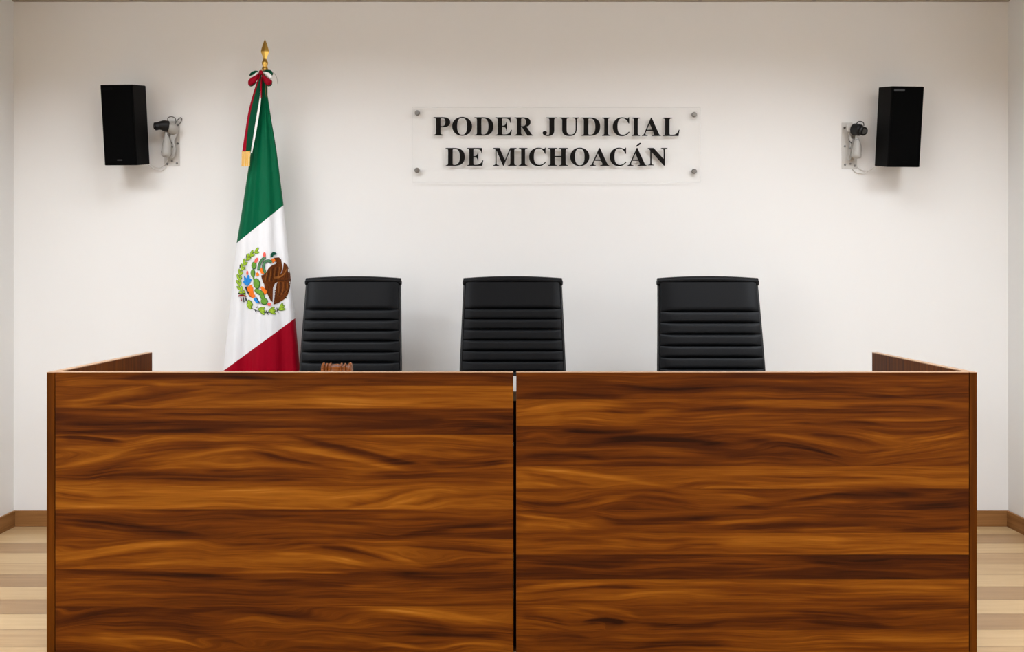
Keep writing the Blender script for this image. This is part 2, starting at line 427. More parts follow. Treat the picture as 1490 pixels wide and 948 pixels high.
FLOOR_ROW = (HY + EYE * PXM - 530) * ZS               # where the panel meets the floor in the drawing
LEFT = [
 (26, 66, .46, .34, [([(45, 52), (150, 40), (290, 34)], 12, .16), ([(210, 45), (480, 38), (760, 44)], 9, -.30), ([(330, 58), (420, 62), (520, 60)], 8, .18),
                     ([(900, 48), (1200, 52), (1460, 58)], 8, -.12)]),
 (66, 135, .48, .66, [([(45, 118), (140, 108), (260, 84), (340, 68)], 12, .24), ([(150, 128), (330, 104), (520, 72)], 9, -.26), ([(330, 124), (470, 100), (640, 78)], 8, .12),
                      ([(600, 84), (760, 80), (900, 72)], 7, -.18), ([(800, 100), (1000, 108), (1200, 98)], 20, .10), ([(1060, 128), (1250, 112), (1460, 118)], 6, .12),
                      ([(700, 122), (1000, 128), (1200, 130)], 5, -.10)]),
 (135, 217, .30, .28, [([(45, 148), (200, 152), (430, 156)], 9, .14), ([(45, 184), (200, 186), (420, 178)], 7, -.26), ([(45, 208), (300, 205), (600, 196)], 8, -.22),
                       ([(430, 166), (700, 176), (930, 170)], 8, .14), ([(840, 146), (1000, 152), (1200, 150)], 7, -.16), ([(1200, 190), (1330, 176), (1460, 182)], 13, .20),
                       ([(940, 206), (1120, 200), (1270, 184)], 9, .12), ([(1280, 206), (1380, 196), (1460, 200)], 6, -.18), ([(600, 208), (760, 200), (900, 204)], 6, .10)]),
 (217, 376, .52, .48, [([(45, 222), (130, 224), (260, 240)], 9, -.30), ([(45, 318), (200, 288), (330, 246), (470, 232)], 13, .22), ([(45, 262), (160, 258), (260, 262)], 14, .16),
                       ([(150, 338), (280, 298), (420, 268), (600, 254)], 9, -.16), ([(330, 312), (480, 280), (660, 258)], 10, .14), ([(480, 236), (640, 230), (820, 236)], 12, .16),
                       ([(640, 262), (720, 282), (860, 312), (980, 330)], 9, -.22), ([(690, 250), (830, 272), (960, 296), (1130, 330)], 11, .30), ([(780, 226), (960, 262), (1120, 302), (1240, 316)], 12, -.34),
                       ([(960, 240), (1120, 268), (1280, 292)], 9, .14), ([(1180, 300), (1320, 306), (1460, 296)], 11, -.34), ([(1010, 222), (1200, 226), (1460, 240)], 12, .10),
                       ([(1180, 256), (1300, 264), (1460, 274)], 8, -.14), ([(45, 352), (300, 348), (600, 352), (900, 348)], 20, -.30), ([(300, 324), (420, 318), (540, 328)], 6, .20),
                       ([(560, 330), (700, 318), (820, 326)], 6, .18), ([(980, 350), (1200, 344), (1460, 352)], 16, -.16), ([(1000, 338), (1130, 334), (1240, 330)], 5, -.24)]),
 (376, 448, .64, .54, [([(45, 392), (90, 400), (170, 408)], 9, -.16), ([(250, 392), (500, 398), (800, 392)], 12, .12), ([(700, 430), (860, 420), (1010, 400), (1090, 388)], 10, .14),
                       ([(930, 444), (1040, 424), (1120, 396), (1200, 384)], 8, -.20), ([(1060, 440), (1140, 418), (1230, 400)], 7, .16), ([(1170, 436), (1280, 412), (1400, 402)], 9, -.12),
                       ([(45, 436), (300, 440), (600, 436)], 5, .10)]),
 (448, 541, .34, .34, [([(45, 476), (180, 486), (330, 506), (520, 528)], 10, -.24), ([(45, 456), (240, 458), (420, 470)], 9, .12), ([(45, 500), (160, 512), (300, 526)], 7, .14),
                       ([(420, 486), (640, 478), (900, 490), (1100, 502)], 9, -.12), ([(540, 516), (760, 512), (980, 520)], 8, .12), ([(1000, 474), (1200, 466), (1400, 478)], 9, .14),
                       ([(1100, 528), (1260, 506), (1440, 490)], 9, -.16), ([(1240, 522), (1360, 516), (1460, 506)], 7, .12), ([(640, 460), (800, 462), (1000, 458)], 5, .10)]),
 (541, 632, .56, .52, [([(45, 610), (160, 586), (300, 560), (480, 550)], 12, .20), ([(110, 612), (260, 590), (400, 580)], 8, -.14), ([(250, 620), (420, 606), (600, 612), (760, 622)], 9, .18),
                       ([(560, 558), (760, 556), (860, 552)], 10, -.12), ([(700, 580), (860, 590), (1010, 616)], 8, .24), ([(820, 556), (980, 580), (1100, 612)], 9, -.22),
                       ([(930, 556), (1080, 588), (1190, 622)], 8, .20), ([(1130, 560), (1300, 572), (1460, 590)], 14, -.16), ([(1180, 626), (1320, 618), (1460, 604)], 10, -.20)]),
 (632, 748, .40, .36, [([(45, 636), (240, 642), (420, 648), (640, 660)], 9, -.28), ([(560, 646), (760, 642), (960, 648)], 6, .34), ([(1050, 640), (1240, 650), (1460, 642)], 10, -.26),
                       ([(60, 672), (240, 668), (430, 680)], 12, .12), ([(640, 664), (820, 672), (1000, 682)], 8, -.14), ([(900, 694), (1100, 700), (1300, 690)], 10, .18),
                       ([(45, 716), (200, 706), (380, 716)], 9, .10), ([(420, 700), (600, 712), (820, 716)], 8, -.12), ([(700, 732), (900, 724), (1100, 726)], 7, .10), ([(1200, 716), (1340, 708), (1460, 700)], 8, -.10)]),
 (748, 985, .34, .46, [([(45, 806), (160, 770), (310, 754), (520, 766)], 13, -.22), ([(380, 770), (600, 760), (800, 784), (920, 800)], 12, -.24), ([(560, 800), (660, 784), (760, 800)], 7, .16),
                       ([(900, 752), (1100, 762), (1300, 790), (1460, 812)], 12, .28), ([(960, 782), (1140, 796), (1300, 820)], 10, -.20), ([(1120, 836), (1300, 838), (1460, 848)], 9, -.22),
                       ([(120, 832), (300, 840), (430, 856), (500, 880)], 11, .24), ([(45, 850), (200, 862), (330, 884)], 10, .20), ([(420, 826), (560, 846), (640, 876)], 9, -.18), ([(560, 836), (760, 850), (1000, 872)], 12, .10),
                       ([(900, 832), (1040, 852), (1200, 884)], 10, .16), ([(1240, 872), (1340, 864), (1460, 876)], 8, .20), ([(300, 800), (420, 806), (520, 816)], 7, -.12), ([(100, 930), (700, 915), (1400, 935)], 14, .15)]),
 (985, 1130, .5, .4, [([(100, 1040), (700, 1020), (1400, 1060)], 14, .15), ([(200, 1090), (800, 1080), (1300, 1100)], 12, -.15)]),
 (1130, FLOOR_ROW - .2, .35, .5, [([(100, 1180), (700, 1170), (1400, 1190)], 12, -.15)]),
]
RIGHT = [
 (26, 107, .36, .36, [([(25, 92), (150, 88), (300, 96), (400, 92)], 10, -.20), ([(240, 44), (420, 52), (600, 44)], 9, .12), ([(330, 62), (480, 74), (640, 68)], 6, -.20), ([(560, 58), (800, 54), (1000, 66)], 9, .12),
                      ([(820, 74), (1000, 80), (1250, 104)], 6, -.26), ([(900, 90), (1100, 96), (1300, 86)], 9, .12), ([(1000, 44), (1200, 48), (1420, 44)], 12, .10), ([(1180, 66), (1300, 72), (1420, 68)], 6, -.14), ([(520, 92), (700, 86), (860, 94)], 7, .10)]),
 (107, 191, .56, .40, [([(30, 148), (130, 126), (260, 118), (380, 122)], 14, .20), ([(60, 176), (200, 164), (360, 176), (460, 164)], 8, .22), ([(120, 162), (240, 146), (380, 150)], 7, -.20), ([(290, 140), (370, 152), (440, 146)], 9, -.14),
                       ([(480, 150), (640, 138), (760, 128)], 10, -.22), ([(560, 168), (720, 156), (840, 148)], 7, .14), ([(680, 116), (900, 118), (1100, 130)], 7, .14), ([(840, 150), (1000, 152), (1200, 146)], 8, -.16),
                       ([(980, 128), (1180, 126), (1420, 136)], 7, -.16), ([(1080, 170), (1260, 174), (1420, 164)], 8, .20), ([(860, 180), (1040, 176), (1180, 184)], 5, -.24)]),
 (191, 315, .30, .44, [([(30, 226), (100, 216), (160, 232), (210, 218)], 11, .16), ([(160, 204), (300, 212), (430, 206)], 7, -.26), ([(250, 236), (400, 226), (560, 236), (720, 250)], 12, -.32), ([(300, 212), (480, 208), (700, 220)], 7, .14),
                       ([(80, 268), (260, 264), (430, 262), (640, 282)], 9, .12), ([(30, 292), (160, 280), (300, 296)], 9, -.16), ([(150, 306), (330, 300), (600, 304)], 7, .16), ([(620, 206), (800, 214), (960, 240), (1090, 268)], 11, .18),
                       ([(700, 230), (860, 244), (980, 272), (1060, 302)], 10, -.22), ([(640, 296), (780, 292), (900, 302)], 8, -.18), ([(900, 206), (1040, 222), (1180, 256)], 9, -.16), ([(1080, 216), (1220, 236), (1420, 218)], 11, .26),
                       ([(1100, 290), (1220, 262), (1420, 232)], 10, .20), ([(1180, 236), (1300, 232), (1420, 200)], 6, -.18), ([(1120, 306), (1260, 292), (1420, 284)], 9, -.12)]),
 (315, 384, .58, .56, [([(25, 332), (140, 350), (260, 374)], 8, -.18), ([(60, 322), (220, 340), (420, 368), (500, 382)], 7, .18), ([(25, 352), (90, 362), (160, 378)], 8, .14), ([(420, 340), (700, 344), (1000, 340)], 12, .12),
                       ([(460, 372), (640, 366), (800, 378)], 6, -.16), ([(760, 346), (960, 352), (1200, 350)], 4, -.14), ([(1000, 334), (1200, 330), (1420, 336)], 9, .10), ([(880, 374), (1100, 368), (1400, 372)], 6, .10)]),
 (384, 451, .44, .30, [([(25, 424), (160, 432), (300, 412)], 10, -.20), ([(150, 446), (280, 428), (420, 396)], 7, .20), ([(330, 400), (480, 416), (600, 434)], 10, -.16), ([(480, 396), (660, 402), (800, 418)], 10, .16), ([(700, 440), (860, 424), (1010, 402)], 9, -.22),
                       ([(800, 446), (960, 432), (1120, 424)], 8, .18), ([(950, 402), (1120, 398), (1300, 404)], 9, -.22), ([(1080, 440), (1240, 418), (1420, 406)], 8, .14), ([(1200, 440), (1320, 434), (1420, 426)], 7, -.16)]),
 (451, 521, .44, .34, [([(25, 462), (140, 478), (290, 506)], 9, .22), ([(25, 500), (120, 502), (220, 514)], 8, .22), ([(260, 464), (360, 484), (520, 480), (660, 470)], 12, -.30), ([(330, 506), (480, 502), (640, 490)], 8, .16),
                       ([(600, 498), (760, 480), (900, 470)], 8, .16), ([(700, 512), (860, 500), (1040, 486)], 7, -.16), ([(860, 512), (1020, 506), (1200, 496)], 7, .16), ([(960, 476), (1120, 470), (1300, 478)], 10, -.12), ([(1180, 512), (1320, 508), (1420, 502)], 8, -.16)]),
 (521, 588, .48, .60, [([(60, 546), (200, 540), (330, 548)], 9, -.12), ([(100, 572), (280, 566), (420, 574)], 8, .14), ([(340, 536), (470, 546), (590, 540)], 9, -.18), ([(480, 574), (600, 560), (680, 566)], 8, -.14), ([(640, 540), (860, 536), (1100, 546)], 12, .14),
                       ([(820, 566), (1050, 572), (1300, 562)], 9, .10), ([(1000, 556), (1200, 552), (1400, 558)], 5, -.08)]),
 (588, 665, .24, .20, [([(60, 606), (240, 612), (430, 606)], 8, -.12), ([(300, 634), (480, 628), (640, 618)], 9, .16), ([(540, 604), (700, 600), (860, 612)], 9, .14), ([(60, 650), (250, 646), (430, 652)], 7, .12), ([(640, 644), (820, 634), (960, 624)], 7, .12),
                       ([(900, 606), (1060, 620), (1200, 612)], 12, -.16), ([(960, 646), (1150, 642), (1300, 650)], 6, -.14), ([(1180, 630), (1300, 622), (1420, 630)], 7, .10)]),
 (665, 740, .46, .48, [([(25, 690), (160, 680), (330, 676)], 7, .20), ([(60, 712), (260, 690), (440, 694)], 7, -.26), ([(340, 716), (480, 700), (640, 692)], 8, .14), ([(540, 680), (760, 674), (1000, 682)], 9, .08), ([(640, 716), (860, 708), (1060, 714)], 7, -.10),
                       ([(1000, 700), (1200, 694), (1420, 702)], 9, .12), ([(860, 730), (1100, 728), (1420, 726)], 6, -.12)]),
 (740, 822, .40, .34, [([(60, 752), (200, 760), (290, 790), (300, 812)], 10, .16), ([(180, 752), (330, 764), (420, 792)], 8, .16), ([(230, 796), (300, 788), (370, 800)], 9, -.40), ([(25, 780), (110, 790), (190, 812)], 10, -.18), ([(400, 800), (560, 806), (680, 792)], 7, -.26),
                       ([(460, 776), (600, 784), (760, 780)], 8, .14), ([(860, 760), (1020, 770), (1180, 792)], 10, -.24), ([(900, 796), (1060, 806), (1200, 814)], 8, -.24), ([(760, 752), (960, 748), (1200, 754)], 7, .10), ([(1160, 768), (1300, 774), (1420, 766)], 9, .12)]),
 (822, 985, .40, .50, [([(60, 850), (180, 838), (260, 850)], 13, -.20), ([(25, 872), (140, 880), (280, 874)], 12, .14), ([(300, 840), (430, 846), (560, 838)], 9, .16), ([(380, 880), (520, 866), (700, 872)], 9, -.18), ([(640, 846), (820, 852), (980, 842)], 9, .14),
                       ([(860, 880), (1040, 866), (1220, 872)], 9, -.12), ([(1020, 842), (1220, 846), (1420, 838)], 10, .14), ([(100, 930), (700, 915), (1400, 935)], 14, .15)]),
 (985, 1130, .5, .4, [([(100, 1040), (700, 1020), (1400, 1060)], 14, .15), ([(200, 1090), (800, 1080), (1300, 1100)], 12, -.15)]),
 (1130, FLOOR_ROW - .2, .35, .5, [([(100, 1180), (700, 1170), (1400, 1190)], 12, -.15)]),
]

def half_bench(label, side, boards, px0, px1, ox, seed, pe0, pe1):
    t = thing('judge_bench', label, 'bench', (0, 0, 0), group='two halves of the judges\' bench')
    o, x0, x1, zt, zb = front_panel('front_panel', t, px0, px1, ox, boards, seed)
    e = NB(); box(e, x0, x1, BF - .0015, BF + .036, zt, BT)              # pale strip along the top edge
    obj('edge_band', e, M['edge'], t, bevel=.0006)['label'] = 'thin pale edge strip'
    xa, xb = sorted(((pe0 - CX) / PXM, (pe1 - CX) / PXM))
    ep = obj('end_panel', box(NB(), xa, xb, BF - .001, BR, 0, BT - .003), M['endwood_y'], t, bevel=.001)
    obj('edge_band', box(NB(), xa, xb, BF - .0015, BR, BT - .003, BT), M['edge'], ep, bevel=.0005)
    xi0, xi1 = (x1 - .026, x1) if side < 0 else (x0, x0 + .026)
    obj('inner_panel', box(NB(), xi0, xi1, BF + .038, 4.2, 0, .8025), M['endwood_y'], t)
    return t, x0, x1
half_bench('half of the wooden judges\' bench with the flag and gavel behind its top edge', -1, LEFT, 80.6, 746.8, 60, 100, 68, 79.6)
tR, gx1, _ = half_bench('half of the wooden judges\' bench farther from the flag, with no gavel behind it', 1, RIGHT, 751.3, 1409.8, 740, 300, 1410.8, 1421.6)
obj('gap_shade_strip', box(NB(), (747. - CX) / PXM, gx1 - .0003, BF + .06, BF + .07, 0, .8), M['blackstrip'], tR)  # black strip added behind the gap to stand in for the shade inside
WT = .835
wt = obj('worktop', box(NB(), (80.6 - CX) / PXM, (1409.8 - CX) / PXM, BF + .038, 4.25, .803, WT), M['worktop'], bevel=.002)
tag(wt, 'pale writing surface behind the bench front, glimpsed through the gap at its middle', 'worktop')

# ------------------------------------------------------------------ gavel
def make_gavel():
    d = 4.1; c = P(490.5, 0, d); r = .031
    t = thing('gavel', 'small turned wooden gavel lying behind the top edge of the bench', 'gavel', (c.x, d, WT + r))
    h = .0545
    pr = [(.004, -h), (.026, -h), (.0295, -h + .003), (r, -h + .006), (.0295, -h + .010), (.023, -h + .012), (.024, -h + .015), (.0285, -h + .017), (.0285, -h + .021), (.0235, -h + .023),
          (.0275, -.028), (.0275, -.026), (.0295, -.0245), (.0295, -.021), (.0240, -.019), (.0265, 0), (.0240, .012), (.0295, .0145), (.0295, .018), (.0238, .02), (.0240, .026),
          (.0285, .028), (.0285, .0315), (.0232, .034), (.0236, h - .014), (.0295, h - .011), (r, h - .006), (.0295, h - .003), (.026, h), (.004, h)]
    obj('head', lathe(NB(), pr, 32, Matrix.Rotation(PI / 2, 4, 'Y')), M['gavel'], t, smooth=35)
    pr = [(.007, .02), (.0075, .05), (.009, .09), (.0085, .13), (.007, .16), (.0085, .18), (.0105, .2), (.009, .212), (.003, .216)]
    obj('handle', lathe(NB(), pr, 16, Matrix.Rotation(-PI / 2 - .02, 4, 'X')), M['gavel'], t, smooth=50)
make_gavel()

# ------------------------------------------------------------------ chairs
def make_chair(label, px, dtop, seam0, pitch):
    x = (px - CX) / F * dtop
    t = thing('office_chair', label, 'chair', (x, dtop - .38, 0), group='ribbed black chairs behind the bench')
    ZT = 1.184
    yb = lambda z: .38 - (1.2 - z) * .20 - .018 * math.sin((1.2 - z) / .7 * PI)
    hw = lambda z: .213 + (ZT - z) / .39 * .0135 if z > .79 else .2265
    seams = [seam0 - pitch * k for k in range(13)]
    seams = [s for s in seams if s > .53]
    def bulge(z):
        if z >= seams[0]:
            q = (z - seams[0]) / (ZT - seams[0])
            return .004 + .010 * min(1, q / .12) ** .6 * (1 - .3 * q)
        for a, b in zip(seams, seams[1:] + [.49]):
            if z > b:
                q = (z - b) / (a - b)
                return .0105 * max(0., 1 - abs(2 * q - 1) ** 4.2) ** .8
        return 0
    zs = []
    edges = [ZT] + seams + [.49]
    for a, b in zip(edges, edges[1:]):
        n = 12 if a - b < .08 else 18
        zs += [a + (b - a) * (.5 - .5 * math.cos(PI * k / n)) for k in range(n)]
    zs.append(.49)
    bm = NB(); NU = 26; rows = []
    for z in zs:
        row = []
        for k in range(NU + 1):
            u = -1 + 2 * k / NU
            e = max(0., 1 - abs(u) ** 10)
            row.append(Vector((u * (hw(z) - .004), yb(z) - .004 - bulge(z) * e - .006 * u * u, z)))
        back = [Vector((v.x, yb(z) + .016, z)) for v in reversed(row)]
        rows.append(row + back)
    rings(bm, rows)
    obj('backrest', bm, M['leather'], t, smooth=50)
    # side rails of the back that turn under the seat
    for s in (-1, 1):
        pts = [(s * (hw(z)), yb(z) + .006, z) for z in (1.186, 1.1, 1.0, .9, .8, .7, .6, .52)]
        pts += [(s * .2265, .215, .475), (s * .2265, .17, .452), (s * .2265, 0, .447), (s * .2265, -.2, .452)]
        obj('side_rail', tube(NB(), smooth_path(pts, 5), .0075, 10), M['blackmetal'], t, smooth=60)
    # padded roll over the top bar, slightly arched
    W = .2205; loops = []
    for k in range(25):
        u = -1 + 2 * k / 24
        zc = 1.1865 + .0075 * (1 - u * u); rr = .0155 + .0015 * (1 - u * u)
        loops.append([Vector((u * W, yb(1.19) + .004 + 1.25 * rr * math.cos(a), zc + rr * math.sin(a))) for a in [2 * PI * j / 16 for j in range(16)]])
    obj('headroll', rings(NB(), loops), M['leather'], t, smooth=50)
    for s in (-1, 1):
        m = Matrix.Translation((s * (W - .006), yb(1.182), 1.1815)) @ Matrix.Rotation(s * PI / 2, 4, 'Y')
        obj('end_cap', lathe(NB(), [(.010, -.004), (.0125, 0), (.0125, .007), (.009, .0095), (.002, .0105)], 16, m), M['blackmetal'], t, smooth=40)
    # seat with the same cross ribs
    ys = np.linspace(.225, -.225, 82); bm = NB(); rows = []
    for y in ys:
        q = ((.225 - y) / .05) % 1
        b = .011 * max(0., 1 - abs(2 * q - 1) ** 3) ** .75
        drop = .03 * max(0, (-.14 - y) / .085) ** 2
        row = [Vector((u * .222, y, .462 - drop + b * (1 - abs(u) ** 10))) for u in np.linspace(-1, 1, 17)]
        rows.append(row + [Vector((v.x, v.y, .446 - drop)) for v in reversed(row)])
    obj('seat', rings(NB(), rows), M['leather'], t, smooth=50)
    bm = NB(); lathe(bm, [(.028, .11), (.028, .26), (.018, .262), (.018, .42), (.06, .425), (.06, .443)], 20)
    obj('column', bm, M['blackmetal'], t, smooth=40)
    bm = NB(); lathe(bm, [(.036, .075), (.036, .115), (.03, .12)], 20)
    for k in range(5):
        a = 2 * PI * k / 5 + PI / 2
        m = Matrix.Rotation(a, 4, 'Z')
        rings(bm, [[m @ Vector((q, s * w, z)) for s, z in ((-1, z0), (1, z0), (1, z1), (-1, z1))] for q, w, z0, z1 in ((.025, .02, .08, .112), (.28, .013, .068, .085))])
    star = obj('star_base', bm, M['blackmetal'], t, bevel=.002)
    for k in range(5):
        a = 2 * PI * k / 5 + PI / 2; cx, cy = .27 * math.cos(a), .27 * math.sin(a)
        bm = NB()
        for s in (-1, 1):
            m = Matrix.Translation((cx, cy, .027)) @ Matrix.Rotation(a, 4, 'Z') @ Matrix.Rotation(PI / 2, 4, 'X') @ Matrix.Translation((0, 0, s * .013))
            lathe(bm, [(.012, -.008), (.027, -.007), (.027, .007), (.012, .008)], 18, m)
        tube(bm, [(cx, cy, .03), (cx, cy, .07)], .005)
        obj('caster', bm, M['rubber'], star, smooth=40)
    return t
make_chair('black ribbed leather office chair next to the flag, behind the gavel', 514.5, 5.26, 1.058, .0481)
make_chair('black ribbed leather office chair behind the gap at the middle of the bench', 746, 5.08, 1.0666, .0461)
make_chair('black ribbed leather office chair farthest from the flag, standing apart from the other two', 1029.5, 4.97, 1.0575, .0492)

# ------------------------------------------------------------------ flag
FD = 5.32
LE = [(100, 383.5), (112, 380.5), (136, 378.3), (180, 371.5), (221, 365), (260, 359), (300, 353), (352, 344.5), (400, 339.5), (450, 334), (500, 328.5), (540, 324.6), (610, 319)]
RE = [(100, 386.5), (112, 387.2), (136, 389), (175, 395), (216, 402), (258, 407.5), (297, 412.5), (350, 417.5), (411, 422.8), (460, 429.4), (500, 433.2), (540, 436.8), (610, 440)]
def edge(E_, y):
    return float(np.interp(y, [a for a, b in E_], [b for a, b in E_]))
def cloth_y(u, py, back=False):
    L_, R_ = edge(LE, py), edge(RE, py)
    w = (R_ - L_) / F * FD
    v = (py - 100) / 510
    arc = math.sqrt(max(0., 4 * u * (1 - u)))
    bulge = max(.019 * min(1, (py - 100) / 14), min(.075, .30 * w)) * arc ** .9
    if back: return FD + .8 * bulge
    A = .004 + .017 * v
    tip = arc
    fold = A * (math.cos(2 * PI * (2.0 * u - .62 + .12 * v)) + .45 * math.cos(2 * PI * (3.6 * u + .2 - .25 * v)))
    return FD - bulge + fold * tip
def cloth_pt(px, py, off=0.):
    L_, R_ = edge(LE, py), edge(RE, py)
    u = min(.999, max(.001, (px - L_) / (R_ - L_)))
    return P(px, py, cloth_y(u, py) - off)
def stripe(px, py):
    y1 = 352 - (px - 344.5) * (55 / 68.); y2 = 538.5 - (px - 325) * (76.5 / 104.5)
    return (py - y1) / (y2 - y1)

def make_flag():
    base = P(385.5, 0, FD)
    t = thing('flag', 'green, white and red flag with embroidered crest hanging from a gold-tipped pole', 'flag', (base.x, FD, 0))
    inv = Matrix.Translation((-base.x, -FD, 0))
    # pole, foot, finial
    zf = P(0, 101, FD).z
    obj('pole', lathe(NB(), [(.0125, .06), (.0125, zf + .004)], 16), M['pole'], t, smooth=40)
    obj('foot', lathe(NB(), [(.13, 0), (.13, .012), (.12, .02), (.05, .034), (.03, .06), (.022, .13), (.0126, .135)], 32), M['brass'], t, smooth=40)
    k = FD / F
    Z = lambda py: P(0, py, FD).z
    pr = [(.0145, Z(102)), (.0145, Z(99)), (.011, Z(97.5)), (.012, Z(95)), (.0145, Z(92.5)), (.0145, Z(90.5)), (.0105, Z(88)), (.008, Z(86))]
    fin = obj('finial', lathe(NB(), pr, 20), M['brass'], t, smooth=40)
    bl = [(.0075, Z(86.2)), (.009, Z(84)), (.0135, Z(80)), (.0185, Z(76)), (.019, Z(74.5)), (.0165, Z(71)), (.0115, Z(66)), (.006, Z(61)), (.0015, Z(57.6))]
    bm = NB(); rings(bm, [[Vector((r, 0, z)), Vector((0, .45 * r, z)), Vector((-r, 0, z)), Vector((0, -.45 * r, z))] for r, z in bl])
    obj('spear_blade', bm, M['brass'], fin)
    # cloth: a closed hanging sheet, gathered at the top
    NU, NV = 64, 170
    verts, faces, st = [], [], []
    for j in range(NV + 1):
        py = 100 + 510 * j / NV
        L_, R_ = edge(LE, py), edge(RE, py)
        for i in range(2 * NU):
            if i <= NU:
                u = .5 - .5 * math.cos(PI * i / NU); y = cloth_y(u, py)
            else:
                u = .5 - .5 * math.cos(PI * (2 * NU - i) / NU); y = cloth_y(u, py, True)
            px = L_ + (R_ - L_) * u
            verts.append(tuple(inv @ P(px, py, y))); st.append(stripe(px, py))
    n = 2 * NU
    for j in range(NV):
        for i in range(n):
            faces.append((j * n + i, (j + 1) * n + i, (j + 1) * n + (i + 1) % n, j * n + (i + 1) % n))
    me = bpy.data.meshes.new('flag_cloth'); me.from_pydata(verts, [], faces); me.update()
    a = me.attributes.new('stripe', 'FLOAT', 'POINT'); a.data.foreach_set('value', np.array(st, np.float32))
    me.materials.append(M['tri'])
    for p in me.polygons: p.use_smooth = True
    cl = bpy.data.objects.new('flag_cloth', me); COL.objects.link(cl); cl.parent = t

    # ---- crest, embroidered on the white
    SX, SY, OX, OY = 7.9, 7.9, 330, 350
    class Sheet:
        def __init__(s): s.bm = NB(); s.mats = []; s.layer = 0
        def poly(s, pts, m, lift=0):
            pts = [Vector((a, b, 0)) for a, b in pts]
            b2 = NB(); f = b2.faces.new([b2.verts.new(p) for p in pts])
            bmesh.ops.triangulate(b2, faces=[f])
            for _ in range(4):
                le = [e for e in b2.edges if e.calc_length() > 34]
                if not le: break
                bmesh.ops.subdivide_edges(b2, edges=le, cuts=1)
                bmesh.ops.triangulate(b2, faces=list(b2.faces))
            if M[m] not in s.mats: s.mats.append(M[m])
            mi = s.mats.index(M[m]); off = .0022 + .0005 * (s.layer + lift)
            mp = {}
            for v in b2.verts:
                mp[v] = s.bm.verts.new(inv @ cloth_pt(OX + v.co.x / SX, OY + v.co.y / SY, off))
            for f in b2.faces:
                vs = [mp[v] for v in f.verts]
                nf = s.bm.faces.new(vs); nf.material_index = mi
                nf.normal_update()
                if nf.normal.y > 0: nf.normal_flip()
            b2.free()
        def ell(s, cx, cy, rx, ry, m, rot=0, lift=0, pt=0.):
            c, q = math.cos(math.radians(rot)), math.sin(math.radians(rot))
            o = []
            for k in range(14):
                a = 2 * PI * k / 14
                ex, ey = rx * math.cos(a), ry * math.sin(a) * (1 - pt * math.cos(a))
                o.append((cx + ex * c - ey * q, cy + ex * q + ey * c))
            s.poly(o, m, lift)
        def stroke(s, pts, w, m, lift=0, taper=0.):
            p = smooth_path([(a, b, 0) for a, b in pts], 4); A, B = [], []
            for i, v in enumerate(p):
                d = (p[min(i + 1, len(p) - 1)] - p[max(i - 1, 0)]).normalized()
                h = w / 2 * (1 - taper * i / (len(p) - 1))
                A.append((v.x - d.y * h, v.y + d.x * h)); B.append((v.x + d.y * h, v.y - d.x * h))
            for i in range(len(p) - 1):
                s.poly([A[i], A[i + 1], B[i + 1], B[i]], m, lift)
        def done(s, name, parent): return obj(name, s.bm, s.mats, parent)
    em = Sheet()
    # eagle
    em.poly([(545, 195), (600, 190), (625, 215), (632, 260), (640, 300), (628, 360), (605, 400), (592, 470), (556, 488), (532, 540), (527, 706), (500, 682), (470, 620), (436, 560), (430, 500), (413, 472), (393, 400), (428, 388),
             (462, 350), (480, 312), (520, 282), (562, 266), (572, 246), (538, 236)], 'brown')
    em.poly([(655, 248), (690, 275), (715, 320), (730, 380), (736, 450), (726, 540), (702, 620), (660, 672), (600, 712), (536, 736), (590, 704), (606, 650), (596, 610), (584, 560), (572, 500), (590, 465), (604, 400), (636, 362), (648, 300)], 'brown')
    for q in range(6):
        y = 540 + q * 28
        em.stroke([(590 + q * 3, y - 6), (572, y + 14), (550, y + 36)], 13, 'brown', 1, .5)
    em.stroke([(548, 425), (610, 415), (660, 380), (692, 318)], 20, 'tan', 2, .5)
    for q in range(6):
        x = 600 + q * 24
        em.stroke([(x, 470 + q * 3), (x - 2, 560), (x - 18 - q * 3, 640 - q * 10)], 6, 'darkbrown' if q % 2 else 'tan', 2)
        if q: em.stroke([(610 + q * 20, 420 - q * 12), (622 + q * 19, 445 - q * 4)], 4, 'darkbrown', 2)
    for q in range(7):
        x = 440 + q * 24
        em.stroke([(x + 20, 330 - q * 8 + abs(q - 3) * 6), (x + 12, 400), (x, 470)], 6, 'darkbrown' if q % 2 else 'tan', 2)
    em.stroke([(480, 520), (486, 600), (505, 670)], 4, 'darkbrown', 2)
    em.stroke([(570, 450), (650, 452), (738, 448)], 6, 'darkbrown', 3)
    em.poly([(660, 640), (690, 650), (676, 664)], 'darkbrown', 2)
    em.poly([(512, 210), (545, 198), (560, 232), (532, 256), (512, 242)], 'orange', 3)
    em.poly([(376, 322), (404, 308), (424, 345), (426, 384), (392, 374)], 'orange', 3)
    em.poly([(383, 532), (410, 524), (438, 552), (466, 582), (442, 626), (416, 598)], 'orange', 1)
    emb = em.done('crest', cl); emb['label'] = 'embroidered brown eagle'
    # snake
    em = Sheet(); em.layer = 4
    em.stroke([(520, 246), (480, 230), (438, 244), (420, 292), (430, 340), (442, 372)], 32, 'snakehead')
    em.stroke([(520, 246), (480, 230), (438, 244), (420, 292), (430, 340), (442, 372)], 20, 'snake', 1)
    em.stroke([(442, 186), (398, 228), (372, 285), (366, 335)], 32, 'cactdark')
    em.stroke([(442, 186), (398, 228), (372, 285), (366, 335)], 20, 'snake', 1)
    em.poly([(502, 190), (504, 152), (530, 128), (558, 134), (578, 152), (552, 166), (538, 164), (530, 188)], 'snakehead', 1)
    em.ell(432, 162, 17, 30, 'coral', 0, 1)
    em.done('snake', cl)
    # cactus
    em = Sheet(); em.layer = 2
